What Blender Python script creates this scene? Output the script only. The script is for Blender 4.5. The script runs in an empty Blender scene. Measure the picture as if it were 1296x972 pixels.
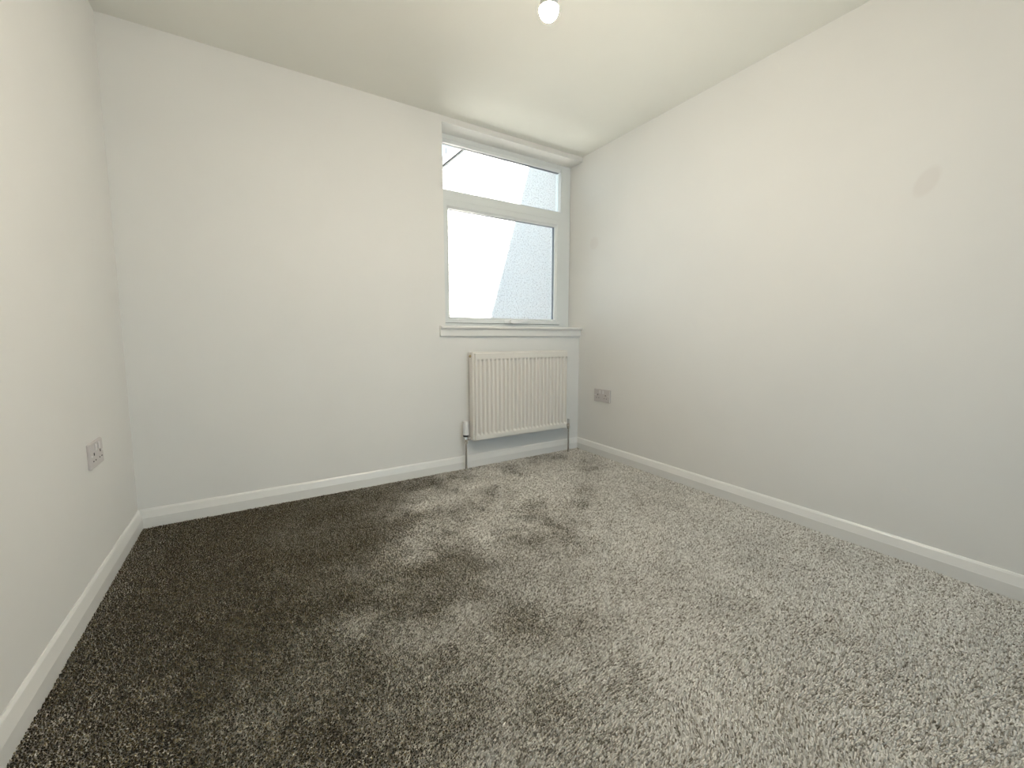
import bpy, bmesh, math
import numpy as np
from mathutils import Vector, Matrix
S = bpy.context.scene
C = S.collection
PI = math.pi

# ------------------------------------------------------------------ camera
cd = bpy.data.cameras.new('camera'); cam = bpy.data.objects.new('camera', cd); C.objects.link(cam)
F, YAW, PIT = 521.61, 0.5563979, 0.1153947
cd.sensor_fit = 'HORIZONTAL'; cd.sensor_width = 36.0; cd.lens = F / 1296 * 36; cd.clip_start = 0.02
cam.location = (-2.29838, -2.63649, 0.940466)
cam.rotation_euler = (PI / 2 - PIT, 0, -YAW)
S.camera = cam

# ------------------------------------------------------------------ sky, sun, exposure
W = bpy.data.worlds.new('sky'); S.world = W; W.use_nodes = True
bg = W.node_tree.nodes['Background']
bg.inputs[0].default_value = (0.57, 0.80, 1.0, 1); bg.inputs[1].default_value = 1.58
sd = bpy.data.lights.new('sun', 'SUN'); sun = bpy.data.objects.new('sun', sd); C.objects.link(sun)
sd.energy = 37.0; sd.color = (1.0, 0.93, 0.83); sd.angle = math.radians(0.53)
SUN = Vector((-0.3065, 0.60, -1.0))
sun.rotation_euler = SUN.to_track_quat('-Z', 'Y').to_euler(); sun.location = (6, -8, 16)
BULB = 1020.0; BR = .0285
S.view_settings.view_transform = 'Standard'; S.view_settings.look = 'None'
S.view_settings.gamma = 1.0; S.view_settings.use_curve_mapping = False
S.view_settings.exposure = 0.55

# ------------------------------------------------------------------ dimensions
H = 2.35; RW = 2.84; Y0 = -3.9          # height, width (x -RW..0), front wall y
RX = -1.19; RD = 0.14; RZ0 = 1.0; RZ1 = 2.3125   # window recess
HS, TS = 0.0858, 0.0186                  # baseboard height, thickness
LEAN = 0.033                             # the left wall is out of plumb

# ------------------------------------------------------------------ materials
def mat(name, col, rough=0.5, metal=0.0, spec=0.5, sheen=0.0):
    m = bpy.data.materials.new(name); m.use_nodes = True
    b = m.node_tree.nodes['Principled BSDF']
    b.inputs['Base Color'].default_value = (*col, 1); b.inputs['Roughness'].default_value = rough
    b.inputs['Metallic'].default_value = metal; b.inputs['Specular IOR Level'].default_value = spec
    return m, m.node_tree, b
def noise_bump(nt, b, scale, strength, dist=0.001, detail=4.0):
    tc = nt.nodes.new('ShaderNodeTexCoord'); n = nt.nodes.new('ShaderNodeTexNoise')
    n.inputs['Scale'].default_value = scale; n.inputs['Detail'].default_value = detail
    bp = nt.nodes.new('ShaderNodeBump'); bp.inputs['Strength'].default_value = strength; bp.inputs['Distance'].default_value = dist
    nt.links.new(tc.outputs['Object'], n.inputs['Vector']); nt.links.new(n.outputs[0], bp.inputs['Height'])
    nt.links.new(bp.outputs[0], b.inputs['Normal'])
    return tc, n
def ramp(nt, src, dst, stops):
    r = nt.nodes.new('ShaderNodeValToRGB'); e = r.color_ramp.elements
    e[0].position, e[0].color = stops[0][0], (*stops[0][1], 1)
    e[1].position, e[1].color = stops[-1][0], (*stops[-1][1], 1)
    for p, c in stops[1:-1]:
        x = e.new(p); x.color = (*c, 1)
    nt.links.new(src, r.inputs[0]); nt.links.new(r.outputs[0], dst)
    return r
def paint(name, col, scuff=None):
    m, nt, b = mat(name, col, 0.62, 0, 0.25)
    tc, n = noise_bump(nt, b, 260, 0.12, 0.0006)
    n2 = nt.nodes.new('ShaderNodeTexNoise'); n2.inputs['Scale'].default_value = 1.7; n2.inputs['Detail'].default_value = 3
    nt.links.new(tc.outputs['Object'], n2.inputs['Vector'])
    d = tuple(c * 0.975 for c in col)
    r = ramp(nt, n2.outputs[0], b.inputs['Base Color'], [(0.35, d), (0.65, col)])
    if scuff:                                   # faint filler patches under the paint
        last = r.outputs[0]
        for (p, rad, rot, k) in scuff:
            mp = nt.nodes.new('ShaderNodeMapping'); mp.vector_type = 'TEXTURE'
            mp.inputs['Location'].default_value = p; mp.inputs['Scale'].default_value = rad; mp.inputs['Rotation'].default_value = rot
            nt.links.new(tc.outputs['Object'], mp.inputs[0])
            ln = nt.nodes.new('ShaderNodeVectorMath'); ln.operation = 'LENGTH'; nt.links.new(mp.outputs[0], ln.inputs[0])
            mr = nt.nodes.new('ShaderNodeMapRange'); mr.interpolation_type = 'SMOOTHSTEP'
            mr.inputs[1].default_value = 0.7; mr.inputs[2].default_value = 1.15
            mr.inputs[3].default_value = 1.0; mr.inputs[4].default_value = 0.0
            nt.links.new(ln.outputs['Value'], mr.inputs[0])
            mx = nt.nodes.new('ShaderNodeMix'); mx.data_type = 'RGBA'
            nt.links.new(mr.outputs[0], mx.inputs[0]); nt.links.new(last, mx.inputs[6])
            mx.inputs[7].default_value = (col[0] * k, col[1] * k * 0.985, col[2] * k * 0.98, 1)
            last = mx.outputs[2]
        nt.links.new(last, b.inputs['Base Color'])
    return m
WALLC = (0.855, 0.85, 0.825)
M_wall = paint('wall_paint', WALLC)
M_wall_r = paint('wall_paint_patched', WALLC, [((0, -2.049, 1.548), (1, 0.036, 0.062), (0.45, 0, 0), 0.95),
                                               ((0, -0.155, 1.66), (1, 0.05, 0.05), (0, 0, 0), 0.955)])
M_ceil = paint('ceiling_paint', (0.885, 0.885, 0.83))
M_gloss = mat('white_gloss_paint', (0.86, 0.855, 0.83), 0.28)[0]
M_upvc = mat('white_upvc', (0.80, 0.83, 0.83), 0.25)[0]
M_rad = mat('cream_enamel', (0.85, 0.82, 0.765), 0.3)[0]
M_plas = mat('white_plastic', (0.62, 0.585, 0.575), 0.35)[0]
M_cap = mat('white_cap', (0.85, 0.85, 0.85), 0.35)[0]
M_dark = mat('dark_rubber', (0.02, 0.02, 0.022), 0.6)[0]
M_hole = mat('black_slot', (0.01, 0.01, 0.01), 0.8)[0]
M_chrome = mat('chrome', (0.78, 0.76, 0.74), 0.18, 1.0)[0]
M_spacer = mat('grey_spacer', (0.10, 0.11, 0.13), 0.4)[0]
M_ply = mat('carpet_backing', (0.30, 0.26, 0.20), 0.95)[0]
M_slate = mat('roof_slate', (0.055, 0.055, 0.06), 0.6)[0]
M_fascia = mat('verge_board', (0.11, 0.11, 0.115), 0.5)[0]
M_pave = mat('tarmac_ground', (0.10, 0.10, 0.10), 0.9)[0]
M_alu = mat('aerial_metal', (0.06, 0.07, 0.08), 0.5)[0]
# glass: clear sheet, transparent with fresnel reflection
M_glass = bpy.data.materials.new('window_glass'); M_glass.use_nodes = True
nt = M_glass.node_tree; nt.nodes.clear()
o = nt.nodes.new('ShaderNodeOutputMaterial'); mx = nt.nodes.new('ShaderNodeMixShader')
tr = nt.nodes.new('ShaderNodeBsdfTransparent'); tr.inputs[0].default_value = (0.97, 0.99, 0.985, 1)
gl = nt.nodes.new('ShaderNodeBsdfGlossy'); gl.inputs['Roughness'].default_value = 0.0
fr = nt.nodes.new('ShaderNodeFresnel'); fr.inputs[0].default_value = 1.45
nt.links.new(fr.outputs[0], mx.inputs[0]); nt.links.new(tr.outputs[0], mx.inputs[1]); nt.links.new(gl.outputs[0], mx.inputs[2])
nt.links.new(mx.outputs[0], o.inputs[0])
# pebbledash render
M_dash, nt, b = mat('pebbledash_render', (0.8, 0.8, 0.8), 0.95, 0, 0.1)
tc, n = noise_bump(nt, b, 38, 0.9, 0.02, 6)
ramp(nt, n.outputs[0], b.inputs['Base Color'], [(0.30, (0.50, 0.49, 0.47)), (0.42, (0.76, 0.75, 0.73)), (0.55, (0.88, 0.875, 0.86))])
M_brick, nt, b = mat('dark_brown_render', (0.20, 0.15, 0.12), 0.9, 0, 0.1)
noise_bump(nt, b, 30, 0.5, 0.01)
# lamp
M_bulb = bpy.data.materials.new('lit_bulb'); M_bulb.use_nodes = True
nt = M_bulb.node_tree; nt.nodes.clear()
o = nt.nodes.new('ShaderNodeOutputMaterial'); e = nt.nodes.new('ShaderNodeEmission')
e.inputs[0].default_value = (1.0, 0.89, 0.735, 1); e.inputs[1].default_value = BULB
nt.links.new(e.outputs[0], o.inputs[0])
# carpet yarn
M_yarn, nt, b = mat('carpet_yarn', (0.2, 0.18, 0.14), 0.75, 0, 0.3)
oi = nt.nodes.new('ShaderNodeObjectInfo')
r1 = ramp(nt, oi.outputs['Random'], b.inputs['Base Color'],      # fibre flanks
     [(0.0, (0.18, 0.16, 0.12)), (0.2, (0.44, 0.41, 0.36)), (0.55, (0.66, 0.635, 0.585)), (0.9, (0.82, 0.795, 0.745)), (1.0, (0.90, 0.88, 0.84))])
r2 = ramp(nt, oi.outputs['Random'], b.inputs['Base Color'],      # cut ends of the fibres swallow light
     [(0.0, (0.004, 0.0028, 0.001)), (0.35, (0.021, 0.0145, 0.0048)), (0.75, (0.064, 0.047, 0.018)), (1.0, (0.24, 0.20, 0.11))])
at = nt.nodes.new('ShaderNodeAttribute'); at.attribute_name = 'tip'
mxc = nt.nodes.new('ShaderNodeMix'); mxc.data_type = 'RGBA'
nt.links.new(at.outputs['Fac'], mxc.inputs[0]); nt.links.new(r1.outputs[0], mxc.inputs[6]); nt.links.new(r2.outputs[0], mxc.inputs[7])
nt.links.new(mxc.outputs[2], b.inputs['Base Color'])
b.inputs['Sheen Weight'].default_value = 0.3; b.inputs['Sheen Roughness'].default_value = 0.35
b.inputs['Sheen Tint'].default_value = (1, 1, 1, 1)

# ------------------------------------------------------------------ mesh helpers (world coordinates)
def bx(bm, x0, x1, y0, y1, z0, z1, bev=0.0, seg=2):
    r = bmesh.ops.create_cube(bm, size=1.0)
    vs = r['verts']
    for v in vs:
        v.co = Vector((x0 + (v.co.x + .5) * (x1 - x0), y0 + (v.co.y + .5) * (y1 - y0), z0 + (v.co.z + .5) * (z1 - z0)))
    if bev:
        es = list({e for v in vs for e in v.link_edges})
        bmesh.ops.bevel(bm, geom=es, offset=bev, segments=seg, affect='EDGES', profile=0.5)
def lathe(bm, prof, c, axis='Z', n=24):
    """prof: list of (radius, height) along axis, centred on c"""
    rings = []
    for r, h in prof:
        ring = []
        for k in range(n):
            a = 2 * PI * k / n; u, v = r * math.cos(a), r * math.sin(a)
            p = {'Z': (u, v, h), 'X': (h, u, v), 'Y': (u, h, v)}[axis]
            ring.append(bm.verts.new(Vector(c) + Vector(p)))
        rings.append(ring)
    for a, b_ in zip(rings, rings[1:]):
        for k in range(n):
            bm.faces.new((a[k], a[(k + 1) % n], b_[(k + 1) % n], b_[k]))
    bm.faces.new(rings[0][::-1]); bm.faces.new(rings[-1])
def prism(bm, pts, axis, a0, a1):
    """polygon pts (2D) extruded along axis between a0 and a1"""
    def P(p, a):
        return {'X': (a, p[0], p[1]), 'Y': (p[0], a, p[1]), 'Z': (p[0], p[1], a)}[axis]
    A = [bm.verts.new(P(p, a0)) for p in pts]; B = [bm.verts.new(P(p, a1)) for p in pts]
    n = len(pts)
    for k in range(n): bm.faces.new((A[k], A[(k + 1) % n], B[(k + 1) % n], B[k]))
    bm.faces.new(A[::-1]); bm.faces.new(B)
def obj(name, bm, m, parent=None, smooth=False):
    bmesh.ops.recalc_face_normals(bm, faces=bm.faces[:])
    off = Vector((0, 0, 0)); q = parent
    while q is not None: off += q.location; q = q.parent
    for v in bm.verts: v.co -= off
    me = bpy.data.meshes.new(name); bm.to_mesh(me); bm.free()
    me.materials.append(m)
    o = bpy.data.objects.new(name, me); C.objects.link(o)
    if parent is not None: o.parent = parent
    if smooth:
        for p in me.polygons: p.use_smooth = True
        me.set_sharp_from_angle(angle=math.radians(40))
    return o
def B(): return bmesh.new()
def struct(o): o['kind'] = 'structure'; return o
def empty(name, loc):
    o = bpy.data.objects.new(name, None); C.objects.link(o); o.location = loc; o.empty_display_size = 0.05
    return o
def tag(o, label, cat, group=None):
    o['label'] = label; o['category'] = cat
    if group: o['group'] = group
    return o

# ------------------------------------------------------------------ room shell
bm = B(); bx(bm, -RW - .2, .2, Y0 - .2, .3, -.2, -.012); struct(obj('floor', bm, M_ply))
bm = B(); bx(bm, -RW - .2, .2, Y0 - .2, .3, H, H + .2); struct(obj('ceiling', bm, M_ceil))
bm = B()
prism(bm, [(-RW - .2, -.012), (RX, -.012), (RX, H), (-RW - .2, H)], 'Y', 0, .3)
bx(bm, RX, .0, 0, .3, -.012, RZ0); bx(bm, RX, .0, 0, .3, RZ1, H)
bmesh.ops.remove_doubles(bm, verts=bm.verts[:], dist=1e-5)
struct(obj('wall_back', bm, M_wall))
bm = B(); bx(bm, 0, .2, Y0 - .2, .3, -.012, H); struct(obj('wall_right', bm, M_wall_r))
bm = B(); prism(bm, [(-RW - .2, -.012), (-RW, -.012), (-RW + LEAN, H), (-RW - .2, H)], 'Y', Y0 - .2, 0); struct(obj('wall_left', bm, M_wall))
# front wall behind the photographer, with a closed white door
DX0, DX1, DZ = -2.70, -1.94, 2.0
WX0, WX1, WZ0, WZ1 = -1.84, -.08, .06, 2.03
bm = B(); bx(bm, -RW, DX0, Y0 - .15, Y0, -.012, H); bx(bm, DX1, WX0, Y0 - .15, Y0, -.012, H); bx(bm, WX1, 0, Y0 - .15, Y0, -.012, H); bx(bm, WX0, WX1, Y0 - .15, Y0, -.012, WZ0); bx(bm, WX0, WX1, Y0 - .15, Y0, WZ1, H); bx(bm, DX0, DX1, Y0 - .15, Y0, DZ, H)
struct(obj('wall_front', bm, M_wall))
door = struct(empty('door_1', ((DX0 + DX1) / 2, Y0, 0)))
bm = B(); bx(bm, DX0 + .03, DX1 - .03, Y0 - .1, Y0 - .06, .004, DZ - .03, .002); obj('door_leaf', bm, M_gloss, door)
bm = B()
bx(bm, DX0, DX0 + .03, Y0 - .15, Y0, 0, DZ); bx(bm, DX1 - .03, DX1, Y0 - .15, Y0, 0, DZ); bx(bm, DX0 + .03, DX1 - .03, Y0 - .15, Y0, DZ - .03, DZ)
bx(bm, DX0 - .06, DX0 + .01, Y0, Y0 + .016, 0, DZ + .06, .004); bx(bm, DX1 - .01, DX1 + .06, Y0, Y0 + .016, 0, DZ + .06, .004)
bx(bm, DX0 + .01, DX1 - .01, Y0, Y0 + .016, DZ - .01, DZ + .06, .004)
obj('door_frame', bm, M_gloss, door)
bm = B(); lathe(bm, [(.025, 0), (.025, .008), (.009, .01), (.009, .045)], (DX1 - .09, Y0 - .06, 1.0), 'Y', 20); bx(bm, DX1 - .2, DX1 - .08, Y0 - .022, Y0 - .008, .992, 1.008, .005)
obj('door_handle', bm, M_chrome, door, True)

fill_win = struct(empty('fill_window', ((WX0 + WX1) / 2, Y0 - .1, WZ0)))  # window added behind the camera to bring in extra fill daylight
bm = B(); wm = (WX0 + WX1) / 2
for x0, x1 in ((WX0, WX0 + .06), (wm - .035, wm + .035), (WX1 - .06, WX1)): bx(bm, x0, x1, Y0 - .13, Y0 - .07, WZ0, WZ1)
for z0, z1 in ((WZ0, WZ0 + .06), (WZ1 - .06, WZ1)):
    bx(bm, WX0 + .06, wm - .035, Y0 - .13, Y0 - .07, z0, z1); bx(bm, wm + .035, WX1 - .06, Y0 - .13, Y0 - .07, z0, z1)
obj('window_frame', bm, M_upvc, fill_win)
for x0, x1 in ((WX0 + .06, wm - .035), (wm + .035, WX1 - .06)):
    bm = B(); bx(bm, x0, x1, Y0 - .102, Y0 - .098, WZ0 + .06, WZ1 - .06); obj('pane', bm, M_glass, fill_win)

# baseboards: plinth, ogee slope, small top bead
prof = [(0, -.012), (TS, -.012), (TS, .0445), (TS - .0008, .0465), (.0100, .0765), (.0092, .0785), (.0050, HS - .001), (.0040, HS), (0, HS)]
bm = B(); prism(bm, [(-y, z) for y, z in prof], 'X', -RW, 0); struct(obj('baseboard_back', bm, M_gloss))
bm = B(); prism(bm, [(-x, z) for x, z in prof], 'Y', Y0, -.004); struct(obj('baseboard_right', bm, M_gloss))
bm = B(); prism(bm, [(-RW + x, z) for x, z in prof], 'Y', Y0, -.004); struct(obj('baseboard_left', bm, M_gloss))
bm = B(); prism(bm, [(Y0 + y, min(z, WZ0 - .002)) for y, z in prof], 'X', DX1 + .06, -.02)
struct(obj('baseboard_front', bm, M_gloss))

# ------------------------------------------------------------------ window
win = struct(empty('window_1', (-.6, RD, RZ0)))
FX0, FX1 = RX - .0, -.0035
FZ0, FZ1 = RZ0 + .012, 2.3122
UG = (-1.13, -.0865, 1.9545, 2.2615)      # upper light sight size
CS = (-1.15, -.1045, 1.037, 1.882)        # casement outer
CG = (-1.0975, -.1580, 1.0785, 1.8255)    # casement glass
YF = RD; YB = RD + .07
# outer frame with transom; sloping glazing rebates
bm = B()
bx(bm, FX0, FX1, YF, YB, FZ1 - .032, FZ1)            # head
bx(bm, FX0, FX1, YF, YB, FZ0, CS[2] - .002)          # bottom rail
bx(bm, FX0, CS[0] - .001, YF, YB, CS[2] - .002, FZ1 - .032)
bx(bm, CS[1] + .003, FX1, YF, YB, CS[2] - .002, FZ1 - .032)
bx(bm, CS[0] - .001, CS[1] + .003, YF, YB, CS[3] + .003, UG[2] - .012)   # transom
obj('window_frame', bm, M_upvc, win)
def bead(bm, x0, x1, z0, z1, w, yo, yi):
    """mitred sloping bead around an opening: outer edge at depth yo, inner edge (sight line) at depth yi"""
    o_ = [(x0 - w, z0 - w), (x1 + w, z0 - w), (x1 + w, z1 + w), (x0 - w, z1 + w)]
    i_ = [(x0, z0), (x1, z0), (x1, z1), (x0, z1)]
    yb = yi + .012
    L = []
    for pts, y in ((o_, yo), (i_, yi), (i_, yb), (o_, yb)): L.append([bm.verts.new((p[0], y, p[1])) for p in pts])
    for a in range(4):
        P_, Q_ = L[a], L[(a + 1) % 4]
        for k in range(4): bm.faces.new((P_[k], P_[(k + 1) % 4], Q_[(k + 1) % 4], Q_[k]))
bm = B(); bead(bm, *UG[:2], UG[2], UG[3], .0185, YF + .003, YF + .014); obj('glazing_bead', bm, M_upvc, win)
def ring(bm, x0, x1, z0, z1, w, ya, yb):
    bx(bm, x0, x1, ya, yb, z0, z0 + w); bx(bm, x0, x1, ya, yb, z1 - w, z1)
    bx(bm, x0, x0 + w, ya, yb, z0 + w, z1 - w); bx(bm, x1 - w, x1, ya, yb, z0 + w, z1 - w)
bm = B(); ring(bm, UG[0] - .008, UG[1] + .008, UG[2] - .008, UG[3] + .008, .0085, YF + .027, YF + .052); obj('spacer_bar', bm, M_spacer, win)
bm = B(); bx(bm, UG[0], UG[1], YF + .036, YF + .0385, UG[2], UG[3]); obj('pane', bm, M_glass, win)
# opening casement, standing 14 mm proud of the frame
cas = empty('casement', (0, 0, 0)); cas.parent = win
YC = YF - .014
bm = B()
bx(bm, CS[0], CG[0] - .014, YC, YB - .01, CS[2], CS[3], .003); bx(bm, CG[1] + .014, CS[1], YC, YB - .01, CS[2], CS[3], .003)
bx(bm, CG[0] - .016, CG[1] + .016, YC + .0004, YB - .01, CS[2] + .0003, CG[2] - .014, .003); bx(bm, CG[0] - .016, CG[1] + .016, YC + .0004, YB - .01, CG[3] + .014, CS[3] - .0003, .003)
obj('sash_frame', bm, M_upvc, cas)
bm = B(); bead(bm, *CG, .0165, YC + .003, YC + .014); obj('glazing_bead', bm, M_upvc, cas)
bm = B(); ring(bm, CG[0] - .008, CG[1] + .008, CG[2] - .008, CG[3] + .008, .0085, YC + .027, YC + .052); obj('spacer_bar', bm, M_spacer, cas)
bm = B(); bx(bm, CG[0], CG[1], YC + .036, YC + .0385, CG[2], CG[3]); obj('pane', bm, M_glass, cas)
bm = B()   # dark gasket shadow gap round the casement
ring(bm, CS[0] - .003, CS[1] + .0035, CS[2] - .003, CS[3] + .0035, .004, YF + .006, YF + .02); obj('gasket', bm, M_spacer, win)
# handle: oval base and cranked lever pointing right
bm = B()
bx(bm, -.655, -.565, YC - .009, YC, 1.040, 1.064, .004)
lathe(bm, [(.011, 0), (.011, -.022), (.009, -.026)], (-.600, YC - .004, 1.052), 'Y', 16)
pts = [(-.612, 1.040), (-.592, 1.036), (-.545, 1.041), (-.492, 1.054), (-.460, 1.0645), (-.454, 1.071), (-.463, 1.0765), (-.495, 1.0725), (-.545, 1.0640), (-.588, 1.0660), (-.612, 1.063)]
prism(bm, pts, 'Y', YC - .040, YC - .022)
obj('window_handle', bm, mat('handle_white', (.88, .89, .90), .25)[0], cas, True)
# sill board with bullnose + apron
sill = struct(empty('trim_1', (-.6, 0, RZ0)))
bm = B()
pr = [(RD + .01, 1.012), (RD + .01, .990)] + [(-.028 - .011 * math.sin(a), 1.001 - .011 * math.cos(a)) for a in [PI * k / 8 for k in range(9)]]
prism(bm, [(y, z) for y, z in pr], 'X', RX, -.0005)
for x0, x1 in ((-1.2335, RX),):
    prism(bm, [(-.0005, 1.012), (-.0005, .990)] + [(-.028 - .011 * math.sin(a), 1.001 - .011 * math.cos(a)) for a in [PI * k / 8 for k in range(9)]], 'X', x0, x1)
obj('sill_board', bm, M_gloss, sill)
bm = B(); bx(bm, -1.2335, -.0005, -.020, -.0002, .941, .990, .0015); obj('apron_board', bm, M_gloss, sill)

# ------------------------------------------------------------------ radiator
rad = empty('radiator', (-.61, -.06, .2))
tag(rad, 'cream enamelled ribbed panel radiator on the wall below the window', 'radiator')
X0, X1, Z0, Z1 = -1.030, -.192, .203, .832
YR = -.080; YFp = -.1
bm = B(); bx(bm, X0 + .004, X1 - .004, -.030, -.024, Z0 + .006, Z1 - .008, .002); obj('rear_panel', bm, M_rad, rad)
# front panel: rim sheet + raised face with 23 pressed vertical channels
bm = B(); bx(bm, X0, X1, YR, YR + .006, Z0, Z1, .0025); obj('rim', bm, M_rad, rad)
bm = B()
fx0, fx1, fz0, fz1 = X0 + .012, X1 - .013, Z0 + .009, Z1 - .009
NG = 24; g0, g1 = -.9955, -.2165; pitch = (g1 - g0) / (NG - 1)
xs = [fx0, fx0 + .002]; 
for k in range(NG):
    c = g0 + k * pitch
    for t in (-.42, -.32, -.22, -.12, 0, .12, .22, .32, .42): xs.append(c + t * pitch)
xs += [fx1 - .002, fx1]
zc0, zc1 = .243, .783
zs = [fz0, fz0 + .002, zc0 - .004, zc0, zc0 + .004, zc0 + .009, zc0 + .014, zc0 + .018] + list(np.linspace(zc0 + .05, zc1 - .05, 6)) + [zc1 - .018, zc1 - .014, zc1 - .009, zc1 - .004, zc1, zc1 + .004, fz1 - .002, fz1]
def depth(x, z):
    if x <= fx0 or x >= fx1 or z <= fz0 or z >= fz1: return YR
    d = 0.0
    k = round((x - g0) / pitch); k = max(0, min(NG - 1, k)); t = abs(x - (g0 + k * pitch)) / pitch
    s = max(0, min(1, (.36 - t) / .20)); s = s * s * (3 - 2 * s)
    e = max(0, min(1, min(z - zc0, zc1 - z) / .016)); e = e * e * (3 - 2 * e)
    return YFp + .0185 * s * e
G = [[bm.verts.new((x, depth(x, z), z)) for x in xs] for z in zs]
for a in range(len(zs) - 1):
    for b_ in range(len(xs) - 1): bm.faces.new((G[a][b_], G[a][b_ + 1], G[a + 1][b_ + 1], G[a + 1][b_]))
obj('front_panel', bm, M_rad, rad, True)
for s, (xa, xb) in enumerate(((X0, X0 + .004), (X1 - .004, X1))):
    bm = B(); bx(bm, xa, xb, YR + .006, -.026, Z0 + .008, Z1 - .006, .001)
    so = obj('side_cover', bm, M_rad, rad)
bm = B()                                                       # top grille: frame and cross slots
bx(bm, X0 + .005, X1 - .005, YR + .006, YR + .014, Z1 - .012, Z1 - .004); bx(bm, X0 + .005, X1 - .005, -.034, -.028, Z1 - .012, Z1 - .004)
for k in range(34):
    x = X0 + .006 + k * (X1 - X0 - .018) / 33; bx(bm, x, x + .006, YR + .014, -.034, Z1 - .010, Z1 - .005)
obj('top_grille', bm, M_rad, rad)
bm = B(); lathe(bm, [(.010, 0), (.010, -.007), (.006, -.008), (.006, -.012)], (X0 + .001, -.052, Z1 - .030), 'X', 6); obj('bleed_valve', bm, mat('brass_dull', (.35, .28, .17), .4, .8)[0], rad)
for x in (X0 + .12, X1 - .12):
    bm = B(); bx(bm, x - .02, x + .02, -.025, -.0003, Z0 + .08, Z1 - .08, .001); obj('wall_bracket', bm, M_rad, rad)
# thermostatic valve, left
VX, VY = -1.0745, -.055
tv = empty('thermostatic_valve', (0, 0, 0)); tv.parent = rad; tv['label'] = 'white thermostatic head on a chrome valve body'
bm = B(); lathe(bm, [(.0205, .252), (.0215, .258), (.0205, .282), (.0180, .302), (.0172, .325), (.0185, .342), (.0175, .349), (.006, .350)], (VX, VY, 0), 'Z', 28)
for k in range(12):
    a = 2 * PI * k / 12; cx, cy = VX + .0190 * math.cos(a), VY + .0190 * math.sin(a); bx(bm, cx - .0016, cx + .0016, cy - .0016, cy + .0016, .262, .328)
obj('valve_head', bm, M_cap, tv, True)
bm = B(); lathe(bm, [(.016, .238), (.0195, .241), (.0198, .252)], (VX, VY, 0), 'Z', 28); obj('valve_collar', bm, M_dark, tv, True)
bm = B()
lathe(bm, [(.011, .204), (.0125, .206), (.0125, .228), (.0105, .231), (.0105, .238)], (VX, VY, 0), 'Z', 20)
lathe(bm, [(.0135, .188), (.0135, .204)], (VX, VY, 0), 'Z', 6)
lathe(bm, [(.007, 0), (.007, .012), (.0125, .013), (.0125, .031), (.009, .032), (.009, .047)], (VX, VY, .222), 'X', 20)
obj('valve_body', bm, M_chrome, tv, True)
bm = B(); lathe(bm, [(.0075, -.012), (.0075, .19)], (VX, VY, 0), 'Z', 16); lathe(bm, [(.0125, -.012), (.0125, .004), (.009, .008)], (VX, VY, 0), 'Z', 16)
obj('pipe', bm, M_chrome, rad, True)
# lockshield valve, right
LX, LY = -.150, -.060
lv = empty('lockshield_valve', (0, 0, 0)); lv.parent = rad; lv['label'] = 'small chrome lockshield valve'
bm = B(); lathe(bm, [(.0115, .232), (.012, .236), (.0105, .268), (.004, .270)], (LX, LY, 0), 'Z', 20); obj('valve_cap', bm, mat('grey_cap', (.62, .61, .58), .4)[0], lv, True)
bm = B(); lathe(bm, [(.011, .205), (.011, .232)], (LX, LY, 0), 'Z', 16); lathe(bm, [(.0135, .188), (.0135, .205)], (LX, LY, 0), 'Z', 6)
lathe(bm, [(.009, -.043), (.009, -.028), (.0125, -.027), (.0125, -.011), (.007, -.010), (.007, 0)], (LX, LY, .218), 'X', 16)
obj('valve_body', bm, M_chrome, lv, True)
bm = B(); lathe(bm, [(.0075, -.012), (.0075, .19)], (LX, LY, 0), 'Z', 16); obj('pipe', bm, M_chrome, rad, True)

# ------------------------------------------------------------------ double sockets (built facing -x, at the right wall; copied for the left wall)
def socket(name, cy, cz, side, label):
    """side +1: on the right wall (x=0) facing -x; -1: on the left wall facing +x"""
    def X(d, z=cz): return (-d) if side > 0 else (-RW + LEAN * z / H + d)
    base = empty(name, (X(0), cy, cz)); tag(base, label, 'socket')
    w, h, t = (.170, .098, .014) if side > 0 else (.142, .094, .010)
    def b2(bm, d0, d1, y0, y1, z0, z1, bev=0):
        # y is measured rightwards as seen from the room
        ys = sorted((cy + s_ * y0, cy + s_ * y1)); xs_ = sorted((X(d0), X(d1)))
        bx(bm, xs_[0], xs_[1], ys[0], ys[1], cz + z0, cz + z1, bev)
    s_ = -1 if side > 0 else 1
    bm = B(); b2(bm, -.002 if side > 0 else -.002, t, -w / 2, w / 2, -h / 2, h / 2, .0035); obj('face_plate', bm, M_plas, base)
    for yc in (-.245 * w, .245 * w):
        bm = B()
        b2(bm, t - .001, t + .0008, yc - .0035, yc + .0035, -.001, .009)
        b2(bm, t - .001, t + .0008, yc - .0160, yc - .0085, -.022, -.018); b2(bm, t - .001, t + .0008, yc + .0085, yc + .0160, -.022, -.018)
        obj('pin_slots', bm, M_hole, base)
    for yc in (-.018, .018):
        rk = B(); b2(rk, t - .001, t + .0042, yc - .0075, yc + .0075, .014, .040, .0015); obj('rocker_switch', rk, mat('rocker_white', (.78, .76, .75), .3)[0], base)
    for yc in (-.42 * w, .42 * w):
        sc = B(); lathe(sc, [(.0042, 0), (.0042, -.0012 if side > 0 else .0012)], (X(t), cy + yc, cz), 'X', 14); obj('screw_cap', sc, M_cap, base)
    return base
socket('plug_socket', -.292, .478, 1, 'white double plug socket low on the right wall, near the radiator')
socket('plug_socket', -.541, .506, -1, 'white double plug socket on the left wall near the corner')

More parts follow.
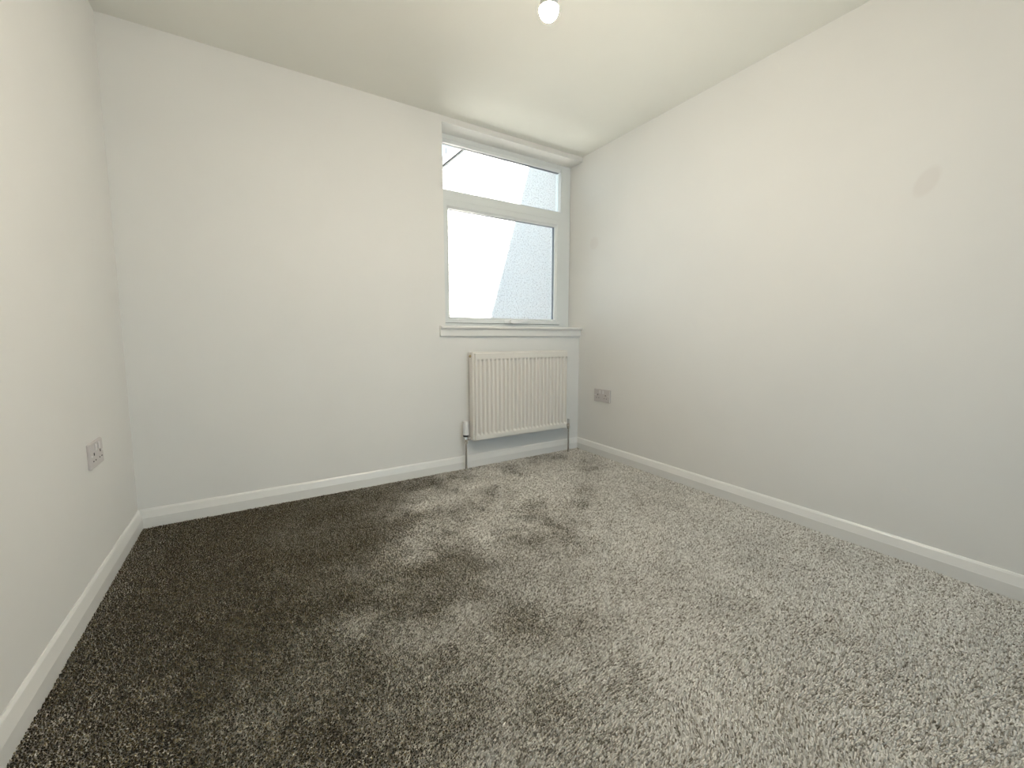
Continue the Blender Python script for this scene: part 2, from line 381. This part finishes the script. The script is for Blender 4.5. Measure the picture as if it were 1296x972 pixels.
# ------------------------------------------------------------------ ceiling lamp
LPx, LPy, LZ = -1.4986, -1.5569, 1.90
lamp = empty('pendant_light', (LPx, LPy, H)); tag(lamp, 'bare lit round bulb hanging on a short white flex from the ceiling', 'ceiling light')
bm = B(); lathe(bm, [(.045, H), (.045, H - .010), (.036, H - .020), (.012, H - .028), (.008, H - .034)], (LPx, LPy, 0), 'Z', 32); obj('ceiling_rose', bm, M_cap, lamp, True)
bm = B(); lathe(bm, [(.0032, H - .03), (.0032, LZ + .125)], (LPx, LPy, 0), 'Z', 12); obj('flex', bm, M_cap, lamp, True)
bm = B(); lathe(bm, [(.006, LZ + .135), (.013, LZ + .120), (.017, LZ + .100), (.0185, LZ + .075), (.0215, LZ + .072), (.0215, LZ + .062), (.0175, LZ + .060), (.0175, LZ + .050)], (LPx, LPy, 0), 'Z', 28); obj('lamp_holder', bm, M_cap, lamp, True)
bm = B()
lathe(bm, [(.0125, LZ + .058), (.0150, LZ + .045), (.0265, LZ + .020), (BR * .9975, LZ + .002)], (LPx, LPy, 0), 'Z', 32); obj('bulb_neck', bm, M_cap, lamp, True)
bm = B()
pf = [(max(.0005, BR * math.cos(a)), LZ + BR * math.sin(a)) for a in [math.radians(4 - k * 94 / 13) for k in range(14)]]
lathe(bm, pf, (LPx, LPy, 0), 'Z', 32); obj('light_bulb', bm, M_bulb, lamp, True)

# ------------------------------------------------------------------ carpet pile (real tufts on a jittered grid)
rng = np.random.default_rng(7)
def vnoise(x, y, sc, seed):
    r = np.random.default_rng(seed); g = r.random((96, 96))
    X, Y = x / sc + 40, y / sc + 40
    i, j = np.floor(X).astype(int) % 95, np.floor(Y).astype(int) % 95
    fx, fy = X - np.floor(X), Y - np.floor(Y); fx = fx * fx * (3 - 2 * fx); fy = fy * fy * (3 - 2 * fy)
    return (g[i, j] * (1 - fx) * (1 - fy) + g[i + 1, j] * fx * (1 - fy) + g[i, j + 1] * (1 - fx) * fy + g[i + 1, j + 1] * fx * fy)
def fbm(x, y, sc, seed): return (vnoise(x, y, sc, seed) * .5 + vnoise(x, y, sc * .45, seed + 1) * .3 + vnoise(x, y, sc * .2, seed + 2) * .2)
SP = .0043
gx, gy = np.meshgrid(np.arange(-RW + TS + .002, -TS - .001, SP), np.arange(-3.35, -TS - .001, SP))
px = gx.ravel() + rng.uniform(-.45, .45, gx.size) * SP; py = gy.ravel() + rng.uniform(-.45, .45, gx.size) * SP
# keep only floor the lens can reach
ang = np.arctan2(px - cam.location.x, py - cam.location.y) - YAW
dist = np.hypot(px - cam.location.x, py - cam.location.y)
keep = (np.abs(ang) < math.radians(80)) & (dist > .35)
px, py = px[keep], py[keep]; N = len(px)
brush = fbm(px, py, .42, 11); swirl = fbm(px, py, .6, 21) - .5
patch = fbm(px, py, .16, 31) - .5
nap = np.clip((px - .4 * py + 1.32 + .85 + swirl * .8 + patch * .35) / 1.8, 0, 1); nap = nap * nap * (3 - 2 * nap)     # the pile is brushed towards the door on the left, towards the right wall on the right
head = np.radians(-84 + 84 * nap) + ((brush - .5) * 1.2 + patch * 2.8) * (.25 + .75 * nap) + rng.normal(0, 1, N) * (.15 + .2 * nap)
tilt = np.clip(.45 + .85 * brush, .2, 1.1) * nap + .90 * (1 - nap) + rng.normal(0, .1, N)
rot = np.stack([np.zeros(N), tilt, head], 1).astype(np.float32)
scl = rng.uniform(.75, 1.2, N).astype(np.float32)
me = bpy.data.meshes.new('carpet_pile'); me.vertices.add(N)
co = np.stack([px, py, np.full(N, -.012)], 1).astype(np.float32); me.vertices.foreach_set('co', co.ravel())
a = me.attributes.new('rot', 'FLOAT_VECTOR', 'POINT'); a.data.foreach_set('vector', rot.ravel())
a = me.attributes.new('scl', 'FLOAT', 'POINT'); a.data.foreach_set('value', scl)
me.materials.append(M_yarn)
pile = bpy.data.objects.new('carpet', me); C.objects.link(pile)
pile['kind'] = 'stuff'; tag(pile, 'brown and grey flecked twist-pile carpet covering the whole floor', 'carpet')
ng = bpy.data.node_groups.new('tufts', 'GeometryNodeTree')
ng.interface.new_socket('Geometry', in_out='INPUT', socket_type='NodeSocketGeometry'); ng.interface.new_socket('Geometry', in_out='OUTPUT', socket_type='NodeSocketGeometry')
gi = ng.nodes.new('NodeGroupInput'); go = ng.nodes.new('NodeGroupOutput')
cone = ng.nodes.new('GeometryNodeMeshCone'); cone.fill_type = 'TRIANGLE_FAN'
cone.inputs['Vertices'].default_value = 5; cone.inputs['Side Segments'].default_value = 2
cone.inputs['Radius Top'].default_value = .0020; cone.inputs['Radius Bottom'].default_value = .0020; cone.inputs['Depth'].default_value = .0115
sm = ng.nodes.new('GeometryNodeSetShadeSmooth'); stm = ng.nodes.new('GeometryNodeSetMaterial'); stm.inputs['Material'].default_value = M_yarn
iop = ng.nodes.new('GeometryNodeInstanceOnPoints')
nr = ng.nodes.new('GeometryNodeInputNamedAttribute'); nr.data_type = 'FLOAT_VECTOR'; nr.inputs['Name'].default_value = 'rot'
ns = ng.nodes.new('GeometryNodeInputNamedAttribute'); ns.data_type = 'FLOAT'; ns.inputs['Name'].default_value = 'scl'
e2r = ng.nodes.new('FunctionNodeEulerToRotation')
L = ng.links.new
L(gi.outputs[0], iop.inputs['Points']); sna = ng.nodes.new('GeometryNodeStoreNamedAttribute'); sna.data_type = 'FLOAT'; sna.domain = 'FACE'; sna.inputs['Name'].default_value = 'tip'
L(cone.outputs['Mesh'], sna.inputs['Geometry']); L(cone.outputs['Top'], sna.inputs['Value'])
sm.inputs['Shade Smooth'].default_value = False
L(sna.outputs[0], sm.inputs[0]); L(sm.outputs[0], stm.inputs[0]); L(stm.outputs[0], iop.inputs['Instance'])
L(nr.outputs['Attribute'], e2r.inputs[0]); L(e2r.outputs[0], iop.inputs['Rotation']); L(ns.outputs['Attribute'], iop.inputs['Scale']); L(iop.outputs[0], go.inputs[0])
md = pile.modifiers.new('tufts', 'NODES'); md.node_group = ng

# ------------------------------------------------------------------ outside: neighbouring gable, unseen block added to shade it, ground
GY = 4.1; SL = .92
def vz(x): return 3.757 + SL * (x - .5427)
house = empty('gable_house', (0.9, GY, -3)); tag(house, 'pale pebbledashed gable wall with sloping roof edge outside the window', 'building')
RXm = 5.2; exl = -2.4; exr = RXm * 2 - exl
bm = B(); prism(bm, [(exl, -3), (exr, -3), (exr, vz(exl)), (RXm, vz(RXm)), (exl, vz(exl))], 'Y', GY, GY + .3); obj('gable_wall', bm, M_dash, house)
def slope_strip(bm, off0, off1, y0, y1):
    prism(bm, [(exl - .2, vz(exl - .2) + off0), (RXm, vz(RXm) + off0), (RXm, vz(RXm) + off1), (exl - .2, vz(exl - .2) + off1)], 'Y', y0, y1)
bm = B(); slope_strip(bm, .012, .135, GY - .05, GY + .02); obj('verge_board', bm, M_fascia, house)
bm = B(); slope_strip(bm, -.012, .012, GY - .03, GY + .02); obj('verge_trim', bm, M_slate, house)
bm = B(); slope_strip(bm, .02, .15, GY + .02, GY + 7)
prism(bm, [(RXm, vz(RXm) + .02), (exr + .2, vz(exl - .2) + .02), (exr + .2, vz(exl - .2) + .15), (RXm, vz(RXm) + .15)], 'Y', GY - .05, GY + 7)
obj('roof', bm, M_slate, house)
aer = empty('roof_aerial', (.83, 4.6, vz(.83) + .14)); tag(aer, 'thin grey twin-rod aerial standing on the sloping roof edge outside the window', 'aerial')
bm = B(); lathe(bm, [(.010, vz(.818) + .13), (.010, 4.275)], (.818, 4.6, 0), 'Z', 8); obj('mast', bm, M_alu, aer)
bm = B(); lathe(bm, [(.008, vz(.856) + .13), (.008, 4.225)], (.856, 4.6, 0), 'Z', 8); obj('mast', bm, M_alu, aer)
bm = B(); bx(bm, .805, .870, 4.594, 4.606, 4.185, 4.195); obj('cross_rod', bm, M_alu, aer)
shadow_block = empty('shadow_caster', (4.6, 1.5, -3)); tag(shadow_block, 'unseen tall rendered block added to cast the slanted shadow on the gable', 'building')  # unseen block, added so its top edge throws the gable's slanted shadow
bm = B(); bx(bm, 3.4, 6.0, -1.2, GY - .06, -3, 7.74); obj('wall', bm, M_brick, shadow_block)
bm = B(); bx(bm, 3.4, 6.05, -1.2, GY - .06, 7.74, 7.79); obj('coping', bm, M_fascia, shadow_block)
bm = B(); bx(bm, -20, 20, -20, 20, -3.2, -3.0); struct(obj('ground', bm, M_pave))
bm = B(); bx(bm, -RW - .2, 3.38, Y0 - .15, .3, -3.0, -.2); struct(obj('lower_storey', bm, M_brick))
bm = B(); bx(bm, -RW - .2, RX - .02, .3, .31, -.2, H + .2); bx(bm, .02, .2, .3, .31, -.2, H + .2); bx(bm, RX - .02, .02, .3, .31, -.2, RZ0 - .03); struct(obj('added_outer_skin', bm, M_brick))  # thin dark skin added outside to cut light bounced onto the gable
